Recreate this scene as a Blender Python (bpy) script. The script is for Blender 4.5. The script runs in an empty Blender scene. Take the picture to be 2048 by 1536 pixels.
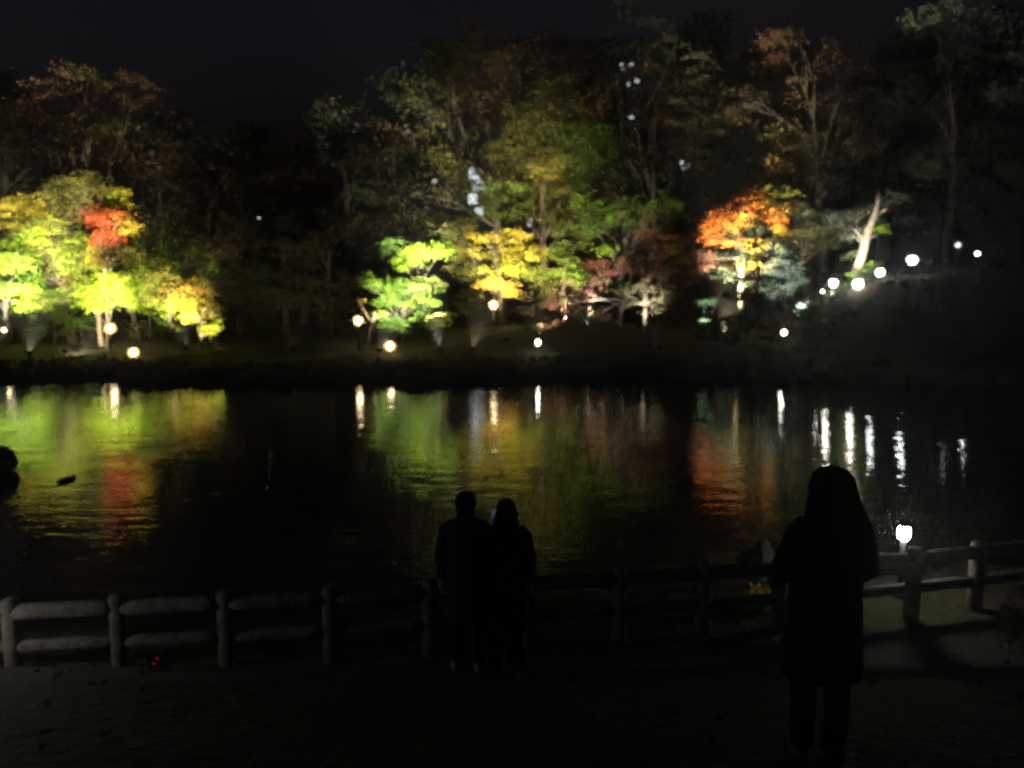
import bpy, math, random
import numpy as np
from mathutils import Vector, Matrix

R = math.radians
random.seed(7)
rng = np.random.default_rng(11)
scene = bpy.context.scene
COL = scene.collection

# ------------------------------------------------------------------ camera
CAM_H = 4.8
PITCH = R(7.46)
F = 1550.0                                   # focal length in pixels of the 2048 px frame
cam_d = bpy.data.cameras.new('camera')
cam = bpy.data.objects.new('camera', cam_d)
COL.objects.link(cam)
cam.location = (0, 0, CAM_H)
cam.rotation_euler = (R(90) - PITCH, 0, 0)
cam_d.sensor_width = 36
cam_d.lens = F / 2048 * 36
cam_d.clip_start = 0.05
cam_d.clip_end = 3000
cam_d.dof.use_dof = True
cam_d.dof.focus_distance = 2.0
cam_d.dof.aperture_fstop = 2.5
scene.camera = cam

# ------------------------------------------------------------------ night sky
w = bpy.data.worlds.new('World')
scene.world = w
w.use_nodes = True
nt = w.node_tree
nt.nodes.clear()
sky = nt.nodes.new('ShaderNodeTexSky')
sky.sky_type = 'NISHITA'
sky.sun_disc = False
sky.sun_elevation = R(-3.6)
sky.sun_rotation = R(200)
sky.ozone_density = 1.5
bg = nt.nodes.new('ShaderNodeBackground')
bg.inputs['Strength'].default_value = 0.12
wo = nt.nodes.new('ShaderNodeOutputWorld')
nt.links.new(sky.outputs[0], bg.inputs[0])
nt.links.new(bg.outputs[0], wo.inputs[0])

scene.view_settings.view_transform = 'Standard'
scene.view_settings.look = 'None'
scene.view_settings.exposure = 1.5
scene.view_settings.gamma = 1.0
scene.view_settings.use_curve_mapping = False
scene.render.engine = 'CYCLES'
scene.cycles.use_denoising = True
scene.cycles.denoising_prefilter = 'NONE'
scene.cycles.max_bounces = 4
scene.cycles.diffuse_bounces = 1
scene.cycles.glossy_bounces = 2
scene.cycles.transmission_bounces = 3
scene.cycles.volume_bounces = 0
scene.cycles.transparent_max_bounces = 4
scene.cycles.sample_clamp_indirect = 1.0
scene.cycles.sample_clamp_direct = 0.0
scene.cycles.caustics_reflective = False
scene.cycles.caustics_refractive = False
scene.cycles.use_light_tree = True
scene.cycles.light_sampling_threshold = 0.02
scene.cycles.adaptive_threshold = 0.04


# ------------------------------------------------------------------ helpers
def ray(px, py):
    x = (px - 1024) / F
    v = (768 - py) / F
    return Vector((x, math.cos(PITCH) + v * math.sin(PITCH), -math.sin(PITCH) + v * math.cos(PITCH)))


def at(px, py, Y):
    d = ray(px, py)
    return Vector((0, 0, CAM_H)) + d * (Y / d.y)


def at_z(px, py, z):
    d = ray(px, py)
    return Vector((0, 0, CAM_H)) + d * ((z - CAM_H) / d.z)


def sstep(a, b, x):
    t = np.clip((x - a) / (b - a), 0, 1)
    return t * t * (3 - 2 * t)


def tag(o, label=None, cat=None, group=None, kind=None):
    if label: o['label'] = label
    if cat: o['category'] = cat
    if group: o['group'] = group
    if kind: o['kind'] = kind
    return o


def empty(name, loc=(0, 0, 0), rz=0):
    o = bpy.data.objects.new(name, None)
    o.empty_display_size = 0.3
    o.location = loc
    o.rotation_euler = (0, 0, rz)
    COL.objects.link(o)
    return o


def link(name, me, mat=None, parent=None, smooth=False):
    if mat is not None and not me.materials:
        me.materials.append(mat)
    if smooth:
        me.polygons.foreach_set('use_smooth', [True] * len(me.polygons))
    o = bpy.data.objects.new(name, me)
    COL.objects.link(o)
    if parent is not None:
        o.parent = parent
    return o


class MB:
    """collects shapes into one mesh"""

    def __init__(s):
        s.v = []
        s.f = []

    def add(s, vs, fs):
        n = len(s.v)
        s.v += [tuple(p) for p in vs]
        s.f += [tuple(i + n for i in f) for f in fs]
        return s

    def box(s, c, size, rot=None, taper=1.0):
        x, y, z = [d / 2 for d in size]
        ps = []
        for dz in (-1, 1):
            k = taper if dz > 0 else 1
            for dx, dy in ((-1, -1), (1, -1), (1, 1), (-1, 1)):
                p = Vector((dx * x * k, dy * y * k, dz * z))
                if rot is not None: p = rot @ p
                ps.append(p + Vector(c))
        return s.add(ps, [(3, 2, 1, 0), (4, 5, 6, 7), (0, 1, 5, 4), (1, 2, 6, 5), (2, 3, 7, 6), (3, 0, 4, 7)])

    def tube(s, pts, rad, n=8, cap=True, squash=1.0, wob=0.0):
        pts = [Vector(p) for p in pts]
        m = len(pts)
        if not isinstance(rad, (list, tuple)): rad = [rad] * m
        vs = []
        for i, p in enumerate(pts):
            d = pts[min(i + 1, m - 1)] - pts[max(i - 1, 0)]
            d.normalize()
            ref = Vector((0, 1, 0)) if abs(d.y) < 0.9 else Vector((1, 0, 0))
            a = d.cross(ref).normalized()
            b = d.cross(a).normalized()
            for k in range(n):
                t = 2 * math.pi * k / n
                r = rad[i] * (1 + wob * random.uniform(-1, 1))
                vs.append(p + a * (math.cos(t) * r) + b * (math.sin(t) * r * squash))
        fs = []
        for i in range(m - 1):
            for k in range(n):
                k2 = (k + 1) % n
                fs.append((i * n + k, i * n + k2, (i + 1) * n + k2, (i + 1) * n + k))
        if cap:
            fs.append(tuple(range(n - 1, -1, -1)))
            fs.append(tuple((m - 1) * n + k for k in range(n)))
        return s.add(vs, fs)

    def loft(s, rings, n=16, cap=True):
        """rings: (z, cx, cy, rx, ry)"""
        vs, fs = [], []
        for z, cx, cy, rx, ry in rings:
            for k in range(n):
                t = 2 * math.pi * k / n
                vs.append((cx + rx * math.cos(t), cy + ry * math.sin(t), z))
        for i in range(len(rings) - 1):
            for k in range(n):
                k2 = (k + 1) % n
                fs.append((i * n + k, i * n + k2, (i + 1) * n + k2, (i + 1) * n + k))
        if cap:
            fs.append(tuple(range(n - 1, -1, -1)))
            fs.append(tuple((len(rings) - 1) * n + k for k in range(n)))
        return s.add(vs, fs)

    def ball(s, c, r, nu=14, nv=8):
        if not isinstance(r, (list, tuple)): r = (r, r, r)
        rings = []
        vs, fs = [], []
        for j in range(1, nv):
            ph = math.pi * j / nv
            for k in range(nu):
                t = 2 * math.pi * k / nu
                vs.append((c[0] + r[0] * math.sin(ph) * math.cos(t), c[1] + r[1] * math.sin(ph) * math.sin(t), c[2] + r[2] * math.cos(ph)))
        top = len(vs)
        vs.append((c[0], c[1], c[2] + r[2]))
        vs.append((c[0], c[1], c[2] - r[2]))
        for j in range(nv - 2):
            for k in range(nu):
                k2 = (k + 1) % nu
                fs.append((j * nu + k, (j + 1) * nu + k, (j + 1) * nu + k2, j * nu + k2))
        for k in range(nu):
            k2 = (k + 1) % nu
            fs.append((top, k, k2))
            fs.append((top + 1, (nv - 2) * nu + k2, (nv - 2) * nu + k))
        return s.add(vs, fs)

    def mesh(s, name):
        me = bpy.data.meshes.new(name)
        me.from_pydata(s.v, [], s.f)
        me.update()
        return me

    def build(s, name, mat, parent=None, smooth=False):
        return link(name, s.mesh(name), mat, parent, smooth)


# ------------------------------------------------------------------ materials
def new_mat(name):
    m = bpy.data.materials.new(name)
    m.use_nodes = True
    t = m.node_tree
    t.nodes.clear()
    out = t.nodes.new('ShaderNodeOutputMaterial')
    return m, t, out


def noise_mat(name, cols, scale=3.0, rough=0.8, bump=0.0, detail=6, bump_scale=None, spec=0.3):
    m, t, out = new_mat(name)
    b = t.nodes.new('ShaderNodeBsdfPrincipled')
    b.inputs['Roughness'].default_value = rough
    b.inputs['Specular IOR Level'].default_value = spec
    tc = t.nodes.new('ShaderNodeTexCoord')
    n = t.nodes.new('ShaderNodeTexNoise')
    n.inputs['Scale'].default_value = scale
    n.inputs['Detail'].default_value = detail
    t.links.new(tc.outputs['Object'], n.inputs['Vector'])
    r = t.nodes.new('ShaderNodeValToRGB')
    els = r.color_ramp.elements
    while len(els) < len(cols): els.new(0.5)
    for i, c in enumerate(cols):
        els[i].position = 0.3 + 0.4 * i / max(1, len(cols) - 1)
        els[i].color = (*c, 1)
    t.links.new(n.outputs['Fac'], r.inputs['Fac'])
    t.links.new(r.outputs['Color'], b.inputs['Base Color'])
    if bump:
        n2 = t.nodes.new('ShaderNodeTexNoise')
        n2.inputs['Scale'].default_value = bump_scale or scale * 4
        n2.inputs['Detail'].default_value = 5
        t.links.new(tc.outputs['Object'], n2.inputs['Vector'])
        bp = t.nodes.new('ShaderNodeBump')
        bp.inputs['Strength'].default_value = bump
        bp.inputs['Distance'].default_value = 0.05
        t.links.new(n2.outputs['Fac'], bp.inputs['Height'])
        t.links.new(bp.outputs['Normal'], b.inputs['Normal'])
    t.links.new(b.outputs[0], out.inputs['Surface'])
    return m


def leaf_mat(name, trans=0.45):
    m, t, out = new_mat(name)
    at_ = t.nodes.new('ShaderNodeAttribute')
    at_.attribute_name = 'tint'
    d = t.nodes.new('ShaderNodeBsdfPrincipled')
    d.inputs['Roughness'].default_value = 0.55
    d.inputs['Specular IOR Level'].default_value = 0.25
    tr = t.nodes.new('ShaderNodeBsdfTranslucent')
    mx = t.nodes.new('ShaderNodeMixShader')
    mx.inputs[0].default_value = trans
    t.links.new(at_.outputs['Color'], d.inputs['Base Color'])
    t.links.new(at_.outputs['Color'], tr.inputs['Color'])
    t.links.new(d.outputs[0], mx.inputs[1])
    t.links.new(tr.outputs[0], mx.inputs[2])
    t.links.new(mx.outputs[0], out.inputs['Surface'])
    return m


def glow_mat(name, col, strength):
    m, t, out = new_mat(name)
    e = t.nodes.new('ShaderNodeEmission')
    e.inputs['Color'].default_value = (*col, 1)
    e.inputs['Strength'].default_value = strength
    t.links.new(e.outputs[0], out.inputs['Surface'])
    return m


def glass_globe(name, col):
    m, t, out = new_mat(name)
    a = t.nodes.new('ShaderNodeBsdfTransparent')
    b = t.nodes.new('ShaderNodeBsdfTranslucent')
    b.inputs['Color'].default_value = (*col, 1)
    mx = t.nodes.new('ShaderNodeMixShader')
    mx.inputs[0].default_value = 0.3
    t.links.new(a.outputs[0], mx.inputs[1])
    t.links.new(b.outputs[0], mx.inputs[2])
    t.links.new(mx.outputs[0], out.inputs['Surface'])
    return m


def plain(name, col, rough=0.6, metal=0.0, spec=0.4):
    m = noise_mat(name, [tuple(c * 0.8 for c in col), tuple(min(1, c * 1.15) for c in col)], 9, rough, 0.1, spec=spec)
    m.node_tree.nodes['Principled BSDF'].inputs['Metallic'].default_value = metal
    return m


M = {}
M['leaf'] = leaf_mat('leaf')
M['needle'] = leaf_mat('needle', 0.15)
M['bark'] = noise_mat('bark', [(0.022, 0.018, 0.013), (0.06, 0.046, 0.034)], 5, 0.9, 0.6, bump_scale=14)
M['pale_bark'] = noise_mat('pale_bark', [(0.10, 0.08, 0.06), (0.28, 0.23, 0.17), (0.44, 0.38, 0.29)], 5, 0.85, 0.5, bump_scale=14)
M['rock'] = noise_mat('rock', [(0.035, 0.034, 0.03), (0.085, 0.08, 0.07), (0.05, 0.056, 0.04)], 2.2, 0.85, 0.6, bump_scale=9)
M['fence'] = noise_mat('fence_wood', [(0.06, 0.055, 0.047), (0.11, 0.102, 0.088), (0.15, 0.14, 0.125)], 9, 0.9, 0.6, bump_scale=30)
M['metal'] = plain('dark_metal', (0.035, 0.035, 0.037), 0.5, 0.6)
M['concrete'] = noise_mat('concrete', [(0.03, 0.03, 0.03), (0.05, 0.05, 0.05)], 0.4, 0.9, 0.2)
M['pane'] = plain('dark_pane', (0.02, 0.022, 0.026), 0.15, 0.0, 0.5)
M['frame'] = plain('window_frame', (0.12, 0.12, 0.12), 0.5)
M['coat'] = noise_mat('dark_coat', [(0.012, 0.012, 0.016), (0.022, 0.022, 0.028)], 30, 0.95, 0.2)
M['coat2'] = noise_mat('brown_coat', [(0.018, 0.014, 0.013), (0.032, 0.024, 0.022)], 30, 0.95, 0.2)
M['trouser'] = noise_mat('dark_trouser', [(0.012, 0.013, 0.018), (0.02, 0.022, 0.03)], 40, 0.95, 0.2)
M['skin'] = noise_mat('skin', [(0.42, 0.27, 0.2), (0.5, 0.33, 0.25)], 14, 0.55, 0.05)
M['hair'] = noise_mat('hair', [(0.008, 0.007, 0.006), (0.016, 0.013, 0.011)], 40, 0.85, 0.5, spec=.1)
M['shoe'] = plain('shoe', (0.02, 0.02, 0.02), 0.6)
M['pale_shoe'] = plain('pale_shoe', (0.22, 0.22, 0.22), 0.6)
M['halo_amber'] = glass_globe('halo_amber_glass', (0.95, 0.55, 0.14))  # orange glass colour stands in for the halo round the warm lamps
M['frost'] = glass_globe('frosted_glass', (0.9, 0.88, 0.8))
M['warm'] = glow_mat('lamp_warm', (1.0, 0.80, 0.48), 9)
M['white'] = glow_mat('lamp_white', (1.0, 0.94, 0.80), 32)
M['cool'] = glow_mat('lamp_cool', (0.92, 0.98, 1.0), 26)
M['dimwhite'] = glow_mat('lamp_dim_white', (0.95, 0.98, 1.0), 1.2)
M['near_white'] = glow_mat('lamp_near_white', (1.0, 0.95, 0.84), 32)
M['path_white'] = glow_mat('lamp_path_white', (1.0, 0.95, 0.84), 36)
M['window_glow'] = glow_mat('window_glow', (0.86, 0.95, 1.0), 0.55)
M['red'] = glow_mat('red_led', (1.0, 0.05, 0.03), 0.35)
for k_ in ('dimwhite', 'window_glow', 'red'):
    M[k_].cycles.emission_sampling = 'NONE'
M['screen'] = glow_mat('phone_screen', (0.55, 0.7, 1.0), 0.025)


# ground: soil, leaf litter and short grass
def ground_mat():
    m, t, out = new_mat('ground')
    b = t.nodes.new('ShaderNodeBsdfPrincipled')
    b.inputs['Roughness'].default_value = 0.95
    b.inputs['Specular IOR Level'].default_value = 0.15
    tc = t.nodes.new('ShaderNodeTexCoord')

    def nz(scale, detail):
        n = t.nodes.new('ShaderNodeTexNoise')
        n.inputs['Scale'].default_value = scale
        n.inputs['Detail'].default_value = detail
        t.links.new(tc.outputs['Object'], n.inputs['Vector'])
        return n

    a, c = nz(0.35, 5), nz(9, 8)
    r1 = t.nodes.new('ShaderNodeValToRGB')
    r1.color_ramp.elements[0].position = 0.4
    r1.color_ramp.elements[0].color = (0.075, 0.062, 0.045, 1)
    r1.color_ramp.elements[1].position = 0.62
    r1.color_ramp.elements[1].color = (0.045, 0.06, 0.025, 1)
    r2 = t.nodes.new('ShaderNodeValToRGB')
    r2.color_ramp.elements[0].position = 0.35
    r2.color_ramp.elements[0].color = (0.45, 0.45, 0.45, 1)
    r2.color_ramp.elements[1].position = 0.7
    r2.color_ramp.elements[1].color = (1.3, 1.25, 1.2, 1)
    mx = t.nodes.new('ShaderNodeMix')
    mx.data_type = 'RGBA'
    mx.blend_type = 'MULTIPLY'
    mx.inputs[0].default_value = 1
    t.links.new(a.outputs['Fac'], r1.inputs[0])
    t.links.new(c.outputs['Fac'], r2.inputs[0])
    t.links.new(r1.outputs[0], mx.inputs[6])
    t.links.new(r2.outputs[0], mx.inputs[7])
    t.links.new(mx.outputs[2], b.inputs['Base Color'])
    bp = t.nodes.new('ShaderNodeBump')
    bp.inputs['Strength'].default_value = 0.7
    bp.inputs['Distance'].default_value = 0.06
    t.links.new(c.outputs['Fac'], bp.inputs['Height'])
    t.links.new(bp.outputs[0], b.inputs['Normal'])
    t.links.new(b.outputs[0], out.inputs['Surface'])
    return m


M['ground'] = ground_mat()
M['path'] = noise_mat('path_gravel', [(0.035, 0.033, 0.029), (0.065, 0.062, 0.054)], 26, 0.95, 0.6, bump_scale=60)


def water_mat():
    m, t, out = new_mat('water')
    b = t.nodes.new('ShaderNodeBsdfPrincipled')
    b.inputs['Base Color'].default_value = (0.006, 0.008, 0.006, 1)
    b.inputs['Roughness'].default_value = 0.015
    b.inputs['IOR'].default_value = 1.333
    tc = t.nodes.new('ShaderNodeTexCoord')
    hs = []
    for (sx, sy, sc, det, k) in ((0.5, 1.3, 1.5, 2, 1.0), (1.0, 3.2, 2.2, 2, 0.28)):
        mp = t.nodes.new('ShaderNodeMapping')
        mp.inputs['Scale'].default_value = (sx, sy, 1)
        n = t.nodes.new('ShaderNodeTexNoise')
        n.inputs['Scale'].default_value = sc
        n.inputs['Detail'].default_value = det
        t.links.new(tc.outputs['Object'], mp.inputs[0])
        t.links.new(mp.outputs[0], n.inputs['Vector'])
        ml = t.nodes.new('ShaderNodeMath')
        ml.operation = 'MULTIPLY'
        ml.inputs[1].default_value = k
        t.links.new(n.outputs['Fac'], ml.inputs[0])
        hs.append(ml)
    ad = t.nodes.new('ShaderNodeMath')
    t.links.new(hs[0].outputs[0], ad.inputs[0])
    t.links.new(hs[1].outputs[0], ad.inputs[1])
    bp = t.nodes.new('ShaderNodeBump')
    bp.inputs['Strength'].default_value = 1.0
    pn = t.nodes.new('ShaderNodeTexNoise')
    pn.inputs['Scale'].default_value = 0.22
    pn.inputs['Detail'].default_value = 3
    t.links.new(tc.outputs['Object'], pn.inputs['Vector'])
    mr = t.nodes.new('ShaderNodeMapRange')
    mr.inputs['From Min'].default_value = 0.35
    mr.inputs['From Max'].default_value = 0.68
    mr.inputs['To Min'].default_value = 0.25
    mr.inputs['To Max'].default_value = 1.0
    t.links.new(pn.outputs['Fac'], mr.inputs['Value'])
    t.links.new(mr.outputs[0], bp.inputs['Strength'])
    bp.inputs['Distance'].default_value = 0.026
    t.links.new(ad.outputs[0], bp.inputs['Height'])
    t.links.new(bp.outputs[0], b.inputs['Normal'])
    t.links.new(b.outputs[0], out.inputs['Surface'])
    return m


M['water'] = water_mat()

# ------------------------------------------------------------------ terrain
FENCE_PX = [(-190, 1222), (20, 1214), (235, 1205), (450, 1197), (660, 1187), (860, 1174), (1055, 1160), (1240, 1148), (1410, 1138),
            (1560, 1130), (1700, 1121), (1830, 1110), (1957, 1097), (2085, 1082)]
FENCE_TOP = 1.5
FENCE = [at_z(px, py, FENCE_TOP) for px, py in FENCE_PX]
FX = np.array([p.x for p in FENCE])
FY = np.array([p.y for p in FENCE])


def fence_y(x):
    return np.interp(x, FX, FY)


def far_shore(x):
    return 38.2 + 0.9 * np.sin(x * 0.21 + 0.7) + 0.5 * np.sin(x * 0.53) - 0.9 * sstep(14, 30, x)


def ground_z(x, y):
    x = np.asarray(x, float)
    y = np.asarray(y, float)
    near = np.interp(y, [-40, -3, 0, 2, 4, 6, 7, 7.8, 8.3, 60], [4.2, 3.5, 3.3, 2.85, 2.15, 1.5, 1.12, 0.75, 0.70, 0.66])
    lip = fence_y(x) + 1.25 + 0.18 * np.sin(x * 2.1)
    near = near - (near + 0.7) * sstep(lip, lip + 0.7, y)
    s = far_shore(x)
    far = -0.7 + 1.15 * sstep(s - 0.5, s + 0.5, y) + 0.022 * np.clip(y - s, 0, 40)
    far = far + 4.6 * sstep(12, 25, x) * sstep(s + 0.5, 50, y)
    far = far + 1.5 * np.exp(-((x - 3.5) / 8.5) ** 2) * sstep(s + 1, 49, y)
    far = far + 9 * sstep(58, 120, y) + 0.12 * np.sin(x * 0.6 + y * 0.3) * sstep(s + 1, s + 5, y)
    side = 1.3 * sstep(44, 60, np.abs(x)) * sstep(8, 14, y)
    z = np.where(y < 24, near, far)
    return np.maximum(z, side - 0.7 + 0.0 * z) if False else z + side


def gz(x, y):
    return float(ground_z(x, y))


xs = np.concatenate([np.linspace(-260, -40, 30), np.arange(-39.5, 40, 0.5), np.linspace(40.5, 260, 30)])
ys = np.concatenate([np.linspace(-40, 1, 20), np.arange(1.4, 7, 0.3), np.arange(7, 12.4, 0.16), np.arange(12.6, 36, 1.0), np.arange(36, 44, 0.3),
                     np.arange(44.5, 62, 0.8), np.linspace(63, 420, 60)])
GX, GY = np.meshgrid(xs, ys)
GZ = ground_z(GX, GY)
GZ = GZ + rng.uniform(-.012, .012, GZ.shape) * (GY < 9)
nx, ny = len(xs), len(ys)
verts = np.stack([GX, GY, GZ], -1).reshape(-1, 3)
ii = np.arange(nx * ny).reshape(ny, nx)
faces = np.stack([ii[:-1, :-1], ii[:-1, 1:], ii[1:, 1:], ii[1:, :-1]], -1).reshape(-1, 4)


def np_mesh(name, verts, faces):
    k = faces.shape[1]
    me = bpy.data.meshes.new(name)
    me.vertices.add(len(verts))
    me.vertices.foreach_set('co', np.ascontiguousarray(verts, dtype=np.float32).ravel())
    me.loops.add(faces.size)
    me.loops.foreach_set('vertex_index', np.ascontiguousarray(faces, dtype=np.int32).ravel())
    me.polygons.add(len(faces))
    me.polygons.foreach_set('loop_start', np.arange(0, faces.size, k, dtype=np.int32))
    me.update(calc_edges=True)
    return me


tag(link('ground', np_mesh('ground', verts, faces), M['ground'], smooth=True), 'dark earth and short grass sloping to the pond', kind='structure')

wm = MB().add([(-62, 8, 0), (62, 8, 0), (62, 42, 0), (-62, 42, 0)], [(0, 1, 2, 3)]).mesh('water')
tag(link('water', wm, M['water']), 'calm dark pond mirroring the lit trees', kind='structure')

# gravel path that follows the near fence, draped 8 mm over the ground
pv, pf = [], []
pxs = np.arange(-12, 14.1, 0.4)
for x in pxs:
    y1 = float(fence_y(x)) - 0.12
    for k in range(6):
        y = y1 - (1.5 + .12 * math.sin(x * 1.7) + .08 * math.sin(x * 4.3)) * (1 - k / 5)
        pv.append((x, y, gz(x, y) + (0.018 if 0 < k < 5 else -.03)))
for i in range(len(pxs) - 1):
    for k in range(5):
        a = i * 6 + k
        pf.append((a, a + 6, a + 7, a + 1))
me = bpy.data.meshes.new('path')
me.from_pydata(pv, [], pf)
tag(link('path', me, M['path'], smooth=True), 'pale gravel path along the pond fence', kind='structure')


# pale far path climbing along the bank to the middle of the garden
pv, pf = [], []
FP = [(-250, 40.6), (100, 41.0), (300, 41.4), (430, 42.0), (600, 43.0), (780, 44.6), (900, 46.0), (1000, 47.2), (1080, 48.6), (1180, 50.0)]
fpx = [at(px, 700, Y).x for px, Y in FP]
for x in np.arange(fpx[0], fpx[-1], .4):
    yc = float(np.interp(x, fpx, [q[1] for q in FP]))
    for k in range(5):
        y = yc - .5 + .25 * k
        pv.append((x, y, gz(x, y) + .05))
for i in range(len(pv) // 5 - 1):
    for k in range(4):
        a = i * 5 + k
        pf.append((a, a + 5, a + 6, a + 1))
me = bpy.data.meshes.new('far_path')
me.from_pydata(pv, [], pf)
M['far_path'] = noise_mat('far_path_gravel', [(0.12, 0.115, 0.1), (0.2, 0.19, 0.16)], 9, 0.95, 0.5, bump_scale=30)
tag(link('far_path', me, M['far_path'], smooth=True), 'pale gravel path climbing the far bank below the trees', kind='structure')


# ------------------------------------------------------------------ foliage
def leaf_cloud(name, centres, radii, normals_up, leaf, counts, cols, clump=0.5, flat=0.35, keepouts=(), narrow=0.6, mat=None, parent=None):
    """many small leaf faces gathered in flat sprays inside ellipsoids"""
    P, C = [], []
    for c, r, n, pal in zip(centres, radii, counts, cols):
        n = int(max(12, n))
        k = max(3, int(n / 38))
        d = rng.normal(size=(k, 3))
        d /= np.linalg.norm(d, axis=1, keepdims=True)
        d *= rng.uniform(0.25, 1.0, (k, 1)) ** 0.5
        cc = np.array(c) + d * np.array(r) * 0.92
        w_ = rng.choice(k, n, p=(lambda q: q / q.sum())(rng.uniform(0.3, 1.6, k)))
        sp = clump * rng.uniform(0.55, 1.35, k)[w_][:, None]
        off = rng.normal(size=(n, 3)) * np.array([1, 1, flat]) * sp * 0.55
        off[:, 2] -= 0.22 * (off[:, 0] ** 2 + off[:, 1] ** 2) / np.maximum(sp[:, 0], .1)
        P.append(cc[w_] + off)
        pal = np.array(pal)
        pk = rng.integers(0, len(pal), k)
        base = pal[pk][w_]
        jit = rng.integers(0, len(pal), n)
        base = np.where((rng.random(n) < 0.25)[:, None], pal[jit], base)
        C.append(base * rng.uniform(0.7, 1.25, (n, 1)))
    P = np.concatenate(P)
    C = np.concatenate(C)
    for ko, kr in keepouts:
        keep = (np.linalg.norm(P - np.array(ko), axis=1) > kr) | (rng.random(len(P)) < 0.45)
        P, C = P[keep], C[keep]
    n = len(P)
    # random orientation biased to horizontal blades
    nrm = rng.normal(size=(n, 3)) + np.array([0, 0, normals_up])
    nrm /= np.linalg.norm(nrm, axis=1, keepdims=True)
    t = np.cross(nrm, rng.normal(size=(n, 3)))
    t /= np.linalg.norm(t, axis=1, keepdims=True)
    b = np.cross(nrm, t)
    s = leaf * rng.uniform(0.6, 1.3, (n, 1))
    V = np.stack([P - t * s * 0.5, P + b * s * 0.5 * narrow - nrm * s * .08, P + t * s * 0.5, P - b * s * 0.5 * narrow - nrm * s * .08], 1).reshape(-1, 3)
    me = np_mesh(name, V, np.arange(4 * n).reshape(-1, 4))
    a = me.attributes.new('tint', 'FLOAT_COLOR', 'FACE')
    a.data.foreach_set('color', np.concatenate([C, np.ones((n, 1))], 1).astype(np.float32).ravel())
    return link(name, me, mat or M['leaf'], parent)


# base colours of autumn leaves
GREEN = [(0.10, 0.20, 0.02), (0.14, 0.25, 0.025), (0.08, 0.15, 0.02)]
LIME = [(0.20, 0.30, 0.02), (0.26, 0.36, 0.025), (0.17, 0.28, 0.02)]
YELLOW = [(0.36, 0.30, 0.03), (0.30, 0.27, 0.03), (0.42, 0.34, 0.04)]
OLIVE = [(0.12, 0.12, 0.025), (0.15, 0.135, 0.032), (0.09, 0.105, 0.024)]
GOLD = [(0.42, 0.28, 0.04), (0.36, 0.27, 0.03), (0.45, 0.25, 0.04)]
ORANGE = [(0.58, 0.19, 0.03), (0.6, 0.24, 0.035), (0.54, 0.13, 0.025)]
RED = [(0.42, 0.08, 0.03), (0.36, 0.06, 0.03), (0.45, 0.12, 0.04)]
DARKRED = [(0.12, 0.035, 0.03), (0.16, 0.05, 0.035), (0.09, 0.03, 0.02)]
CREAM = [(0.36, 0.34, 0.20), (0.28, 0.26, 0.14), (0.40, 0.36, 0.22)]
BROWN = [(0.10, 0.062, 0.034), (0.08, 0.052, 0.03), (0.12, 0.075, 0.038)]
GREYGREEN = [(0.20, 0.24, 0.17), (0.16, 0.2, 0.13), (0.25, 0.28, 0.2)]
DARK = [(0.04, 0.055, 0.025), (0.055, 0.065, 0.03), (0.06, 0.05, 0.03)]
PINE = [(0.03, 0.05, 0.025), (0.04, 0.065, 0.03), (0.025, 0.04, 0.02)]

KEEP = []            # openings in the crowns through which the far tower shows


def limb_path(a, b, sag=0.12, n=6, wig=0.12):
    a, b = Vector(a), Vector(b)
    L = (b - a).length
    side = Vector((random.uniform(-1, 1), random.uniform(-1, 1), 0)) * L * wig
    pts = []
    for i in range(n):
        t = i / (n - 1)
        p = a.lerp(b, t) + side * math.sin(math.pi * t) + Vector((0, 0, L * sag * math.sin(math.pi * t)))
        pts.append(p)
    return pts


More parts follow.
